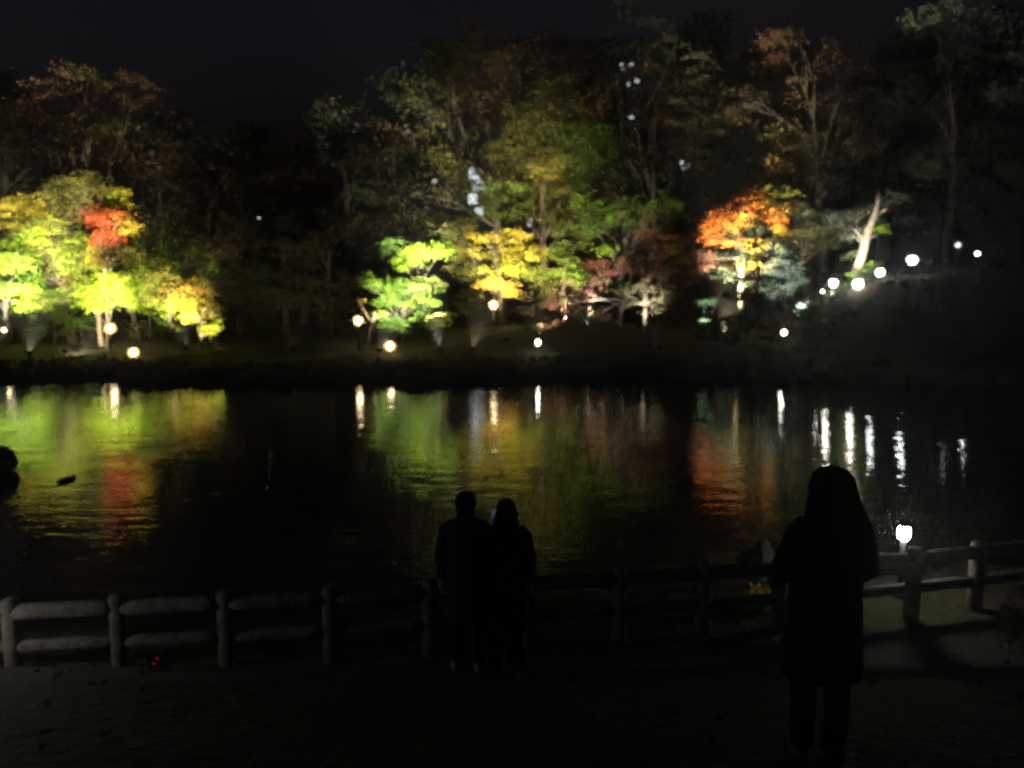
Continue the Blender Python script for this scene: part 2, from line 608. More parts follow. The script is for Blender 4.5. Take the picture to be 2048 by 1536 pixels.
def tree(name, label, base_px, Y, blobs, leaf=0.12, cover=1.7, trunk_r=0.16, bark='bark', clump=0.5, flat=0.35, group=None, cat='tree', base_z=None,
         fork=0.4, mat=None, keep=True, up=0.9, narrow=0.65, nlimb=7):
    """blobs: (px, py, rx_px, ry_px, dY, palette)"""
    bx = at(base_px, 700, Y).x
    bz = gz(bx, Y) - 0.08
    root = empty(name, (bx, Y, bz))
    tag(root, label, cat, group)
    k = Y / F
    cs, rs, ns, pals = [], [], [], []
    for (px, py, rx, ry, dY, pal) in blobs:
        c = at(px, py, Y + dY)
        s = (Y + dY) / F
        r = (rx * s, max(0.35, 0.75 * rx * s), ry * s)
        cs.append(c - Vector((bx, Y, bz)))
        rs.append(r)
        ns.append(cover * 3.3 * math.pi * r[0] * r[2] / (leaf * leaf))
        pals.append(pal)
    wsum = sum(ns)
    mid = sum((c * n for c, n in zip(cs, ns)), Vector()) / wsum
    forkp = Vector((mid.x * 0.35, mid.y * 0.35, max(0.5, mid.z * fork)))
    topp = Vector((mid.x * 0.9, mid.y * 0.9, mid.z * 1.02))
    tb = MB().tube(limb_path((0, 0, -0.15), forkp, 0.0, 6, 0.06), [trunk_r * q for q in (1.5, 1.1, 1.0, 0.92, 0.86, 0.8)], 9, wob=0.06)
    tb.tube(limb_path(forkp, topp, 0.02, 6, 0.1), [trunk_r * q for q in (0.78, 0.66, 0.54, 0.42, 0.3, 0.16)], 8)
    tb.build('trunk', M[bark], root, True)
    order = sorted(range(len(cs)), key=lambda i: -ns[i])[:nlimb]
    for i in order:
        st = forkp.lerp(topp, random.uniform(0.0, 0.5))
        en = cs[i] + Vector((random.uniform(-.3, .3) * rs[i][0], 0, -0.2 * rs[i][2]))
        lb = MB()
        pts = limb_path(st, en, 0.06, 6, 0.14)
        lb.tube(pts, [trunk_r * q for q in (0.42, 0.34, 0.27, 0.2, 0.13, 0.05)], 6)
        for q in range(3):
            s0 = pts[2 + q]
            e0 = cs[i] + Vector((random.uniform(-.8, .8) * rs[i][0], random.uniform(-.8, .8) * rs[i][1], random.uniform(-.3, .5) * rs[i][2]))
            lb.tube(limb_path(s0, e0, 0.05, 4, 0.12), [trunk_r * z for z in (0.22, 0.16, 0.1, 0.04)], 5)
        lb.build('branch', M[bark], root, True)
    ko = [(np.array(p) - np.array((bx, Y, bz)), r) for p, r in KEEP] if keep else []
    leaf_cloud('crown', cs, rs, up, leaf, ns, pals, clump, flat, ko, narrow, mat, root)
    return root


# distant tower first: its lit rooms define where crowns have openings
TY = 140.0
LIT = [(950, 347, 2.0, 2.2), (957, 372, 2.2, 1.8), (946, 398, 1.6, 1.8), (958, 424, 1.4, 1.4), (1060, 445, 0.7, 1.3), (1252, 140, 2.4, 2.0), (1266, 166, 2.0, 1.4),
       (1370, 333, 1.7, 1.8), (1404, 262, 1.1, 0.9), (1438, 215, 0.7, 0.7), (868, 363, 0.9, 0.6), (1262, 236, .8, .6)]
for (px, py, ww, hh) in LIT:
    for Y in (52, 54, 57, 60, 63, 66):
        KEEP.append((at(px, py, Y), 0.42 if ww > 1.2 else 0.3))

# ------------------------------------------------------------------ far tower
tb0 = at(1150, 560, TY)
tower = empty('apartment_tower', (tb0.x, TY, 0))
tag(tower, 'distant dark tower block with a few white lit rooms behind the tall trees', 'building')
tw, td, th = 50.0, 14.0, 45.5
MB().box((0, td / 2, th / 2), (tw, td, th)).build('wall', M['concrete'], tower)
MB().box((0, td / 2, th + 0.5), (tw + 1, td + 1, 1.0)).build('roof', M['concrete'], tower)
pane_me = MB().box((0, 0, 0), (2.2, 0.12, 1.7)).mesh('window')
pane_me.materials.append(M['pane'])
sill_me = MB().box((0, 0, 0), (2.5, 0.4, 0.18)).mesh('sill')
sill_me.materials.append(M['frame'])
litpos = [(at(px, py, TY).x - tb0.x, at(px, py, TY).z, ww, hh) for px, py, ww, hh in LIT]
for fl in range(1, 13):
    for cidx in range(14):
        x = -tw / 2 + 2.4 + cidx * 3.45
        z = 3.2 * fl + 1.6
        if any(abs(x - lx) < (2.4 + lw) / 2 and abs(z - lz) < (1.9 + lh) / 2 for lx, lz, lw, lh in litpos):
            continue
        o = link('window', pane_me, None, tower)
        o.location = (x, -0.03, z)
        s_ = link('sill', sill_me, None, o)
        s_.location = (0, -0.1, -0.95)
for lx, lz, lw, lh in litpos:
    o = MB().box((lx, -0.08, lz), (lw, 0.16, lh)).build('lit_window', M['window_glow'], tower)
    fr = MB()
    for sx in (-1, 1):
        fr.box((lx + sx * (lw / 2 + 0.07), -0.13, lz), (0.14, 0.26, lh + 0.28))
        fr.box((lx, -0.13, lz + sx * (lh / 2 + 0.07)), (lw - 0.002, 0.25, 0.14))
    fr.build('window_frame', M['frame'], o)

# ------------------------------------------------------------------ trees: left group
tree('maple_tree', 'tall spreading yellow green maple with layered sprays left of the dark gap', 150, 53, [
    (60, 430, 70, 45, 0.5, YELLOW), (130, 400, 60, 40, 0.8, OLIVE), (170, 365, 55, 34, 1.2, OLIVE), (110, 470, 80, 40, -0.5, LIME + OLIVE), (40, 500, 60, 35, 0, LIME),
    (235, 395, 30, 25, -0.5, YELLOW + LIME), (160, 520, 60, 40, -0.6, OLIVE + LIME), (20, 440, 50, 40, 1, OLIVE), (100, 545, 60, 28, 0.5, OLIVE)],
     trunk_r=0.26, cover=1.7)
tree('broad_maple', 'broad olive yellow maple filling the space under the scarlet leaves', 285, 51.8, [
    (300, 530, 46, 34, 0, OLIVE + YELLOW), (265, 560, 40, 30, -.3, OLIVE + LIME), (330, 590, 50, 30, -.4, OLIVE + YELLOW), (120, 600, 50, 30, -.4, GREEN + OLIVE), (60, 560, 40, 24, .2, GREEN), (395, 580, 40, 30, 0, OLIVE + YELLOW), (150, 575, 34, 24, -.6, LIME + OLIVE)], trunk_r=.2, cover=1.2)
tree('red_maple', 'slender maple with scarlet and orange leaves before the yellow green maple', 205, 51.2, [
    (205, 455, 28, 36, 0, RED), (232, 435, 28, 18, 0.2, RED + ORANGE), (252, 452, 20, 24, 0, YELLOW + GOLD), (195, 420, 30, 20, 0.4, RED + BROWN),
    (215, 515, 46, 26, 0.2, GOLD + OLIVE), (250, 500, 24, 20, 0.2, OLIVE), (225, 475, 26, 18, -.2, RED)], trunk_r=0.15, bark='pale_bark', fork=0.55)
tree('young_maple', 'brightest lime yellow young maple lit from right below', 215, 48.6, [
    (195, 590, 38, 32, 0, LIME), (245, 570, 40, 26, 0.2, LIME), (262, 592, 26, 28, 0.1, LIME), (215, 552, 30, 14, .2, LIME), (180, 612, 24, 16, -.2, LIME)], trunk_r=0.09, cover=2.4, leaf=0.13)
tree('young_maple', 'vivid green maple with flat bright sprays beside a dark trunk', 20, 50, [
    (15, 525, 60, 22, 0, LIME + GREEN), (25, 575, 52, 20, -0.3, LIME + GREEN), (52, 610, 18, 18, -0.4, LIME), (-40, 560, 40, 40, 0, LIME)], trunk_r=0.14, cover=2.0)
tree('gold_maple', 'low gold leaved maple at the edge of the dark gap', 345, 49.5, [
    (330, 560, 42, 30, 0.5, YELLOW + OLIVE), (375, 583, 46, 14, -.1, GOLD), (350, 605, 50, 18, -0.3, YELLOW + LIME), (305, 615, 26, 16, -.2, LIME), (300, 555, 30, 30, 0.6, GREEN)], trunk_r=0.11, cover=1.6)
tree('small_tree', 'small tree with forked pale glowing trunk at the bank edge', 406, 48.2, [
    (400, 612, 30, 14, 0, YELLOW), (428, 622, 24, 24, 0.2, YELLOW + OLIVE), (380, 632, 22, 16, 0, YELLOW)], trunk_r=0.11, bark='pale_bark', cover=1.0, fork=.6)
tree('azalea_bush', 'round bush shining yellow white beneath the forked pale tree', 420, 47.6, [
    (418, 656, 24, 15, 0, YELLOW + LIME), (436, 650, 12, 12, .2, LIME)], trunk_r=0.05, cover=2.6, leaf=.1, clump=.25, cat='bush')
for i, (px, py, rx, ry, lab) in enumerate([(110, 610, 55, 34, 'deep green shrub in shade under the yellow green maple'), (300, 500, 60, 60, 'dim green tree fading into the dark gap'),
                                           (395, 520, 45, 45, 'sparse olive tree behind the low gold maple')]):
    tree('shade_tree', lab, px, 54.5 + i * 0.8, [(px, py, rx, ry, 0, GREEN if i < 2 else OLIVE), (px + rx * .5, py + ry * .6, rx * .7, ry * .5, .3, GREEN), (px - rx * .3, py - ry * .6, rx * .6, ry * .5, 0, GREEN)],
         trunk_r=0.12, cover=0.9)

# ------------------------------------------------------------------ trees: middle group
tree('sapling', 'bare forked sapling glowing orange beside its own lamp', 735, 48.3, [
    (760, 628, 36, 5, 0, GREEN + LIME), (722, 604, 8, 6, 0, YELLOW)], trunk_r=0.09, bark='pale_bark', cover=0.8, fork=.45)
tree('green_maple', 'low vivid green maple with tiered sprays above the sapling', 800, 49.5, [
    (735, 560, 22, 18, -.2, LIME + GREEN), (775, 568, 30, 14, 0, GREEN + LIME), (815, 572, 36, 18, 0, GREEN), (790, 598, 46, 14, -0.3, GREEN + LIME), (850, 575, 40, 26, 0.4, OLIVE + GREEN),
    (845, 605, 40, 18, 0, GREEN), (780, 640, 26, 12, -.4, GREEN)], trunk_r=0.11, cover=1.5)
tree('green_maple', 'bright lime maple whose crown slopes down into the dark gap', 855, 51.5, [
    (845, 505, 36, 22, 0, LIME), (815, 525, 30, 18, 0, LIME), (880, 495, 30, 16, 0.2, LIME), (790, 490, 30, 24, 1.5, DARK + GREEN)], trunk_r=0.13, cover=2.0)
tree('yellow_maple', 'wide yellow maple in flat tiers over the orange shrub', 1010, 51.5, [
    (1000, 472, 66, 15, 0, YELLOW), (955, 500, 55, 18, 0.3, YELLOW + OLIVE), (1040, 505, 60, 20, 0, YELLOW), (1000, 535, 60, 18, -0.4, YELLOW + LIME), (1065, 545, 46, 20, 0, LIME + OLIVE), (915, 460, 50, 30, 1, OLIVE),
    (930, 535, 40, 26, .5, OLIVE)], trunk_r=0.2, cover=1.35)
tree('orange_shrub', 'low orange leaved shrub right above a garden lamp', 1000, 50.2, [
    (985, 566, 28, 13, 0, GOLD), (1018, 572, 20, 12, 0, GOLD), (1025, 585, 10, 8, 0, GOLD)], trunk_r=0.06, cover=2.4, leaf=.12, cat='shrub')
tree('olive_tree', 'dusky olive green tree between yellow maple and dark red maple', 1125, 53, [
    (1120, 520, 40, 45, 0, GREEN + OLIVE), (1150, 555, 30, 30, 0, GREEN), (1090, 575, 30, 20, -.4, OLIVE), (1145, 470, 40, 34, .5, GREEN + OLIVE)], trunk_r=0.16, cover=1.2)
tree('tall_tree', 'tall olive and yellow tree rising over the yellow maple', 1085, 57, [
    (1100, 325, 46, 30, -.8, YELLOW + OLIVE), (1070, 350, 60, 40, 0, OLIVE), (1130, 290, 70, 50, 0.3, GREEN + OLIVE), (1140, 230, 60, 40, .5, OLIVE), (1000, 400, 80, 50, 0, GREEN + OLIVE), (1110, 410, 80, 45, 0, OLIVE),
    (1180, 350, 50, 50, 0.4, GREEN + OLIVE), (1060, 240, 60, 50, 1, OLIVE), (1020, 310, 50, 50, 1, OLIVE), (1200, 280, 30, 40, 0, GREEN), (1110, 180, 50, 40, .6, OLIVE)], trunk_r=0.34, cover=1.1, clump=.7)
tree('tallest_tree', 'tallest dim tree with thin brown top before the night sky', 1010, 62, [
    (975, 50, 70, 34, 0, OLIVE + BROWN), (1090, 80, 60, 40, 0.5, BROWN), (1030, 130, 80, 50, 0, BROWN + OLIVE), (900, 110, 60, 50, 0, OLIVE), (960, 190, 80, 50, 0.6, BROWN), (860, 190, 60, 60, 0, DARK + OLIVE),
    (900, 290, 80, 60, 0, OLIVE), (1180, 150, 60, 60, 1, BROWN), (850, 400, 70, 60, 0, DARK + OLIVE), (940, 350, 60, 50, 0, OLIVE + BROWN)], trunk_r=0.42, cover=0.75, leaf=.2, clump=.9)
tree('green_tree', 'mid green tree with scattered bright leaves behind the dark red maple', 1235, 53.5, [
    (1220, 497, 34, 16, -1.2, LIME), (1190, 440, 44, 40, 0, GREEN), (1250, 420, 50, 34, .2, GREEN + OLIVE), (1330, 405, 44, 26, 0, GREEN + LIME), (1300, 450, 50, 40, .5, OLIVE + BROWN), (1200, 540, 20, 10, -1.2, LIME),
    (1170, 400, 40, 26, 0, GREEN)], trunk_r=0.2, cover=0.95)
tree('dark_red_maple', 'weeping dark red maple spreading low over the bank', 1240, 50.5, [
    (1210, 535, 60, 22, 0, DARKRED), (1290, 525, 50, 30, .2, DARKRED + BROWN), (1160, 572, 70, 22, 0, BROWN + DARKRED), (1340, 555, 50, 34, .2, DARKRED + BROWN), (1130, 605, 60, 26, -.2, DARKRED + DARK), (1180, 640, 60, 34, 0, DARK + DARKRED),
    (1350, 610, 34, 40, 0, DARKRED + DARK), (1310, 480, 40, 26, .3, BROWN + RED), (1360, 500, 40, 34, .4, BROWN + GOLD)], trunk_r=0.2, cover=1.1)
tree('cream_maple', 'small maple with cream white leaves and a short white trunk', 1286, 47.5, [
    (1290, 572, 36, 20, 0, CREAM), (1330, 585, 26, 18, 0, CREAM), (1245, 580, 26, 14, .1, CREAM + LIME), (1300, 600, 24, 14, 0, CREAM), (1265, 605, 18, 10, 0, CREAM), (1312, 620, 20, 12, .1, CREAM)],
     trunk_r=0.12, bark='pale_bark', cover=0.8, fork=.7, leaf=.13)

# ------------------------------------------------------------------ trees: right group
tree('orange_maple', 'flaming orange maple with ragged pointed crown, brightest of all the red ones', 1480, 51.5, [
    (1510, 395, 26, 26, 0, ORANGE), (1465, 420, 50, 24, 0, ORANGE + RED), (1520, 425, 40, 24, -.2, ORANGE), (1558, 432, 22, 34, -.2, ORANGE + GOLD), (1440, 450, 44, 22, 0, ORANGE), (1480, 445, 40, 20, -.4, ORANGE + GOLD),
    (1415, 474, 26, 18, 0.2, ORANGE + RED), (1450, 480, 32, 12, -.2, ORANGE), (1565, 462, 20, 16, -.2, GOLD), (1510, 490, 40, 14, -.2, GOLD), (1400, 520, 36, 26, .2, BROWN + DARKRED), (1500, 528, 18, 12, -.2, GOLD)], trunk_r=0.2, cover=1.6)
tree('olive_tree', 'thin olive crown just right of the orange maple', 1575, 54, [
    (1560, 390, 32, 26, 0, YELLOW + OLIVE), (1590, 420, 30, 24, .4, OLIVE), (1640, 440, 50, 26, 0, GREYGREEN + OLIVE), (1690, 450, 40, 22, .5, GREYGREEN), (1640, 485, 60, 30, .5, OLIVE + DARK), (1610, 462, 50, 10, -.3, OLIVE + YELLOW)],
     trunk_r=0.18, cover=1.0)


def pine(name, label, base_px, Y, pads, trunk_pts, trunk_r):
    b = at(trunk_pts[0][0], trunk_pts[0][1], Y)
    bz = gz(b.x, Y) - 0.05
    root = empty(name, (b.x, Y, bz))
    tag(root, label, 'pine')
    org = Vector((b.x, Y, bz))
    pts = [Vector((0, 0, -0.1))] + [at(x, y, Y) - org for x, y in trunk_pts[1:]]
    n = len(pts)
    MB().tube(pts, [trunk_r * (1.2 - 0.9 * i / (n - 1)) for i in range(n)], 9, wob=.08).build('trunk', M['bark'], root, True)
    for (px, py, rx, ry, dY) in pads:
        c = at(px, py, Y + dY) - org
        s = Y / F
        r = (rx * s, max(.4, rx * s * .8), ry * s)
        near = min(pts[1:], key=lambda p: abs(p.z - c.z + 0.2) + 0.3 * (p - c).length)
        MB().tube(limb_path(near, c - Vector((0, 0, r[2] * .5)), -0.02, 5, .1), [trunk_r * q for q in (.5, .4, .3, .22, .12)], 6).build('branch', M['bark'], root, True)
        leaf_cloud('foliage_pad', [c], [r], .2, .2, [900 * r[0] * max(r[2], .3) * 2.2 + 200], [PINE], .35, .4, (), .16, M['needle'], root)
    return root


pine('garden_pine', 'tall dark garden pine with clipped pads before the orange maple', 1512, 49.5, [
    (1508, 452, 34, 14, 0), (1455, 470, 38, 12, .3), (1560, 480, 34, 12, 0), (1470, 510, 34, 10, 0), (1540, 505, 24, 8, -.5), (1440, 545, 36, 14, .3), (1500, 560, 30, 10, .4)],
     [(1530, 690), (1520, 640), (1512, 590), (1516, 540), (1511, 490), (1508, 455)], 0.17)
pine('garden_pine', 'low leaning dark pine with broad pads above the shoreline lamp', 1560, 46.5, [
    (1520, 562, 60, 14, 0), (1585, 590, 50, 14, 0), (1470, 590, 40, 12, .2), (1530, 612, 40, 10, -.4), (1600, 630, 34, 14, .3), (1480, 640, 40, 16, .5)],
     [(1568, 700), (1560, 660), (1545, 630), (1525, 605), (1510, 575)], 0.2)
tree('pale_tree', 'grey green tree lit cold white behind the leaning pine', 1570, 51, [
    (1560, 530, 32, 30, 0, GREYGREEN), (1590, 570, 28, 24, 0, GREYGREEN), (1545, 580, 34, 20, -.3, GREYGREEN), (1600, 600, 20, 14, -.2, GREYGREEN), (1555, 500, 26, 14, .2, GREYGREEN)], trunk_r=0.14, cover=1.3)
tree('laurel_shrub', 'small mint green shrub glowing in the shade left of the pines', 1408, 48.2, [
    (1410, 600, 26, 9, 0, [(0.16, 0.30, 0.10), (0.2, 0.36, 0.13)]), (1408, 640, 14, 8, -.1, [(0.25, 0.36, 0.16)]), (1430, 598, 10, 8, 0, GREYGREEN)], trunk_r=0.06, cover=1.8, leaf=.12, clump=.3, cat='shrub')
b = tree('pale_trunk_tree', 'tree with a thick leaning cream trunk on the lamp lit slope', 1712, 51, [
    (1762, 460, 14, 18, 0, LIME + GREEN), (1705, 465, 30, 16, 0, GREYGREEN), (1725, 425, 36, 18, 0.3, GREYGREEN + DARK), (1780, 400, 26, 22, 0.6, DARK + GREYGREEN), (1700, 510, 26, 16, .4, GREEN + DARK)], trunk_r=0.1, bark='pale_bark', cover=.9)
for ch in list(b.children):
    if ch.name.startswith('trunk'):
        bpy.data.objects.remove(ch)
o3 = Vector(b.location)
p0, p1, p2 = at(1712, 545, 51) - o3, at(1730, 485, 51) - o3, at(1748, 432, 51) - o3
MB().tube([Vector((0, 0, -.2)), p0, p0.lerp(p1, .5) + Vector((.05, 0, 0)), p1, p1.lerp(p2, .5) - Vector((.05, 0, 0)), p2, p2 + Vector((.25, .1, .8)), p2 + Vector((.3, .3, 1.9))], [.36, .31, .28, .26, .23, .19, .13, .05], 10, wob=.09).tube([p1, p1 + Vector((-.5, .1, .7)), p1 + Vector((-1.0, .2, 1.1))], [.12, .08, .03], 7).tube([p2, p2 + Vector((.6, -.1, .4)), p2 + Vector((1.1, 0, .9))], [.1, .07, .03], 7).build('trunk', M['pale_bark'], b, True)
tree('boxwood_bush', 'round green bush around the cluster of slope lamps', 1722, 49.6, [
    (1705, 556, 22, 12, .2, GREEN), (1735, 545, 24, 14, .4, GREEN), (1752, 530, 14, 8, .3, GREEN + LIME), (1740, 525, 10, 8, .4, LIME)], trunk_r=.05, cover=1.6, leaf=.12, clump=.3, cat='bush')
tree('brown_tree', 'dim reddish brown tall tree high above the orange maple', 1640, 60, [
    (1670, 110, 60, 44, 0, BROWN), (1560, 90, 50, 40, .5, BROWN + DARKRED), (1620, 180, 60, 40, 0, BROWN), (1690, 210, 50, 40, 0, BROWN), (1580, 270, 50, 40, -.5, BROWN + OLIVE), (1650, 300, 60, 40, 0, OLIVE + DARK),
    (1560, 320, 34, 24, -.6, BROWN + GOLD), (1640, 370, 60, 30, 0, GREYGREEN + DARK), (1480, 200, 50, 40, .6, DARK + BROWN), (1720, 280, 40, 40, 0, BROWN)], trunk_r=0.34, cover=0.8, leaf=.2, clump=.9)
tree('grey_tree', 'faint grey leaved tall tree over the slope of lamps', 1880, 58, [
    (1850, 25, 70, 34, 0, GREYGREEN), (1950, 40, 50, 40, 0, GREYGREEN), (2030, 190, 50, 50, 0, GREYGREEN), (1900, 120, 70, 40, 0, DARK), (1980, 280, 60, 50, 0, DARK), (1830, 200, 60, 50, 0, DARK), (2060, 90, 40, 50, 0, GREYGREEN),
    (1860, 330, 70, 50, 0, DARK), (1960, 400, 80, 50, 0, DARK)], trunk_r=0.36, cover=0.8, leaf=.2, clump=.9)
tree('brown_tree', 'dim brown tree looming above the yellow green maple', 170, 62, [
    (170, 150, 70, 40, 0, BROWN + OLIVE), (260, 180, 44, 50, 0, BROWN), (100, 200, 70, 50, 0, BROWN + DARKRED), (200, 240, 70, 40, 0, OLIVE + BROWN), (40, 240, 60, 50, 0, BROWN), (200, 300, 60, 34, 0, BROWN), (90, 310, 70, 50, 0, DARK)],
     trunk_r=0.34, cover=0.8, leaf=.2, clump=.9)

# understory shrubs along the foot of the trees
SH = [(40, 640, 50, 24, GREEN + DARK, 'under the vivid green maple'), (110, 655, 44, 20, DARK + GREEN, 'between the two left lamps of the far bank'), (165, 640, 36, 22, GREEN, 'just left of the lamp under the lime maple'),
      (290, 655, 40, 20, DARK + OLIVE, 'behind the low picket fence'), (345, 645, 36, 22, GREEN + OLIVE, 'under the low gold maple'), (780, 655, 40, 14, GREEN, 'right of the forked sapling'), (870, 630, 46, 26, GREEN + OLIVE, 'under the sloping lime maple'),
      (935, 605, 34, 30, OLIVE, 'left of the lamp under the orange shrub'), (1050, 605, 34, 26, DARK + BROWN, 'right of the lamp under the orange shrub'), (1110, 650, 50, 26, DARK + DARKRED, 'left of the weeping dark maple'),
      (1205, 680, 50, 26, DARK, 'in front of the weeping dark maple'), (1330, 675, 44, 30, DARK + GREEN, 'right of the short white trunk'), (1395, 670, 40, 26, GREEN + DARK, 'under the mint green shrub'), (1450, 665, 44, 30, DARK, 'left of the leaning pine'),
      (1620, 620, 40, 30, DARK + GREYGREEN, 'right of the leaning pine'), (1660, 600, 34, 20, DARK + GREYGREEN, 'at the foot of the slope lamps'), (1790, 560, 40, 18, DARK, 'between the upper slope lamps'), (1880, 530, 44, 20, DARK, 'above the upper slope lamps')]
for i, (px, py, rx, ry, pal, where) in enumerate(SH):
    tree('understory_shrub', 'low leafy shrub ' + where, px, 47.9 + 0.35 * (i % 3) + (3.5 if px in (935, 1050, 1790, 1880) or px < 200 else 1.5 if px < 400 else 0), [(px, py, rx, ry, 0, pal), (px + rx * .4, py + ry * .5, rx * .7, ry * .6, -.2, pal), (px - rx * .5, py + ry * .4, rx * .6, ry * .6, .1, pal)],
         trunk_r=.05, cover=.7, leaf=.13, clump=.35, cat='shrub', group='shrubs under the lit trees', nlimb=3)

tree('dark_plane_tree', 'tall blackish tree screening the lit rooms of the tower', 1300, 61, [
    (1215, 15, 46, 40, 0, DARK + BROWN), (1290, 60, 70, 50, 0, DARK), (1255, 150, 60, 50, 0, DARK + BROWN), (1360, 130, 70, 60, 0, DARK), (1310, 220, 80, 50, 0, DARK + BROWN), (1400, 240, 60, 50, 0, DARK), (1350, 320, 80, 50, 0, DARK + BROWN), (1250, 270, 60, 40, 0, DARK + OLIVE)],
     trunk_r=.36, cover=.6, leaf=.2, clump=.8)
# dark leaf clumps added so the ground under the lamps stays dark
cs, rs, ns, ps = [], [], [], []
for k in range(420):
    x = rng.uniform(13, 40)
    y = rng.uniform(38.4, 56)
    rr = rng.uniform(.35, .8)
    cs.append((x, y, gz(x, y) + .12))
    rs.append((rr, rr, .28))
    ns.append(70)
    ps.append(PINE)
for k in range(260):
    x = rng.uniform(-30, 13)
    y = float(far_shore(x)) + rng.uniform(.5, 3.2)
    rr = rng.uniform(.3, .7)
    cs.append((x, y, gz(x, y) + .08))
    rs.append((rr, rr, .2))
    ns.append(50)
    ps.append(PINE + DARK)
tag(leaf_cloud('ground_cover', cs, rs, .4, .17, ns, ps, .3, .5), 'low dark leaf cover added to keep the far bank and slope dark', kind='stuff')
# fallen leaves on the near slope
n_ = 700
fx_, fy_ = rng.uniform(-7, 7, n_), rng.uniform(3.0, 10.0, n_)
pts_ = np.stack([fx_, fy_, ground_z(fx_, fy_) + .045], -1)
nr = rng.normal(size=(n_, 3)) * .3 + np.array([0, 0, 1.0])
nr /= np.linalg.norm(nr, axis=1, keepdims=True)
t_ = np.cross(nr, rng.normal(size=(n_, 3)))
t_ /= np.linalg.norm(t_, axis=1, keepdims=True)
b_ = np.cross(nr, t_)
sz = rng.uniform(.025, .055, (n_, 1))
V_ = np.stack([pts_ - t_ * sz, pts_ + b_ * sz * .6, pts_ + t_ * sz, pts_ - b_ * sz * .6], 1).reshape(-1, 3)
me = np_mesh('fallen_leaves', V_, np.arange(4 * n_).reshape(-1, 4))
a_ = me.attributes.new('tint', 'FLOAT_COLOR', 'FACE')
pal_ = np.array(BROWN + DARKRED + OLIVE) * .8
a_.data.foreach_set('color', np.concatenate([pal_[rng.integers(0, len(pal_), n_)], np.ones((n_, 1))], 1).astype(np.float32).ravel())
tag(link('fallen_leaves', me, M['leaf']), 'fallen autumn leaves strewn over the near slope and path', kind='stuff')

# dark wood behind: a few shared shapes, each tree its own object
protos = []
for v in range(3):
    me_r = []
    root = empty('background_tree', (0, 0, 0))
    MB().tube([(0, 0, -.5), (0.2, 0, 4), (-.1, .1, 8), (0.1, 0, 12), (0, 0, 15)], [.5, .4, .3, .2, .08], 9).build('trunk', M['bark'], root, True)
    cs, rs, ns, ps = [], [], [], []
    for k in range(16):
        z = random.uniform(3, 16)
        rad = 4.6 * (1 - abs(z - 8) / 14)
        a = random.uniform(0, 6.28)
        cs.append((rad * math.cos(a) * random.uniform(.2, 1), rad * math.sin(a) * random.uniform(.2, 1), z))
        r = random.uniform(1.6, 2.8)
        rs.append((r, r, r * .7))
        ns.append(700)
        ps.append(DARK if k % 3 else DARK + BROWN)
        MB().tube(limb_path((0, 0, z * .7), cs[-1], .05, 5), [.16, .12, .09, .06, .03], 5).build('branch', M['bark'], root, True)
    leaf_cloud('crown', cs, rs, .5, .34, ns, ps, 1.0, .5, (), .65, None, root)
    protos.append(root)


def copy_tree(o, parent=None):
    c = o.copy()
    COL.objects.link(c)
    c.parent = parent
    for ch in o.children:
        copy_tree(ch, c)
    return c


used = [False] * 3
spots = [(-120, 70, 1.1), (30, 74, 1.25), (330, 72, 1.05), (430, 66, 0.95), (520, 70, 1.0), (610, 64, 0.9), (700, 69, 1.05), (790, 74, 1.2), (1230, 72, 1.35), (1330, 70, 1.25), (1420, 76, 1.4), (1520, 70, 1.2), (1760, 70, 1.2),
         (1870, 66, 0.95), (1990, 70, 1.2), (2110, 64, 1.1), (570, 58, 0.55), (480, 57, 0.5), (660, 57, 0.52), (2020, 56, .62)]
for i, (px, Y, s) in enumerate(spots):
    v = i % 3
    if not used[v]:
        o = protos[v]
        used[v] = True
    else:
        o = copy_tree(protos[v])
    x = at(px, 600, Y).x
    o.location = (x, Y, gz(x, Y))
    o.rotation_euler = (0, 0, random.uniform(0, 6.28))
    o.scale = (s, s, s * random.uniform(.95, 1.1))
    tag(o, 'unlit dark leafy tree in the wood behind the pond', 'tree', 'dark trees of the wood behind the pond')


# ------------------------------------------------------------------ rocks
def rock_mesh(seed):
    r_ = random.Random(seed)
    m = MB().ball((0, 0, 0), 1.0, 12, 8)
    off = [(r_.uniform(0, 6), r_.uniform(.7, 2.2)) for _ in range(5)]
    vs = []
    for v in m.v:
        x, y, z = v
        k = 1 + 0.13 * math.sin(off[0][1] * 2 * x + off[0][0]) + .12 * math.sin(off[1][1] * 2 * y + off[1][0]) + .1 * math.sin(3 * z + off[2][0] + 2 * x) + r_.uniform(-.05, .05)
        vs.append((x * k, y * k, max(-.5, z * k)))
    m.v = vs
    me = m.mesh('boulder')
    me.materials.append(M['rock'])
    return me


RK = [rock_mesh(s) for s in range(5)]


def rock(px, py, Y, size, label, group=None, world=None, name='boulder'):
    if world is None:
        p = at(px, py, Y)
    else:
        p = Vector(world)
    o = link(name, random.choice(RK))
    o.location = p
    o.scale = size
    o.rotation_euler = (0, 0, random.uniform(0, 6.28) if abs(size[0] - size[1]) < .3 else random.uniform(-.2, .2))
    return tag(o, label, 'rock', group)


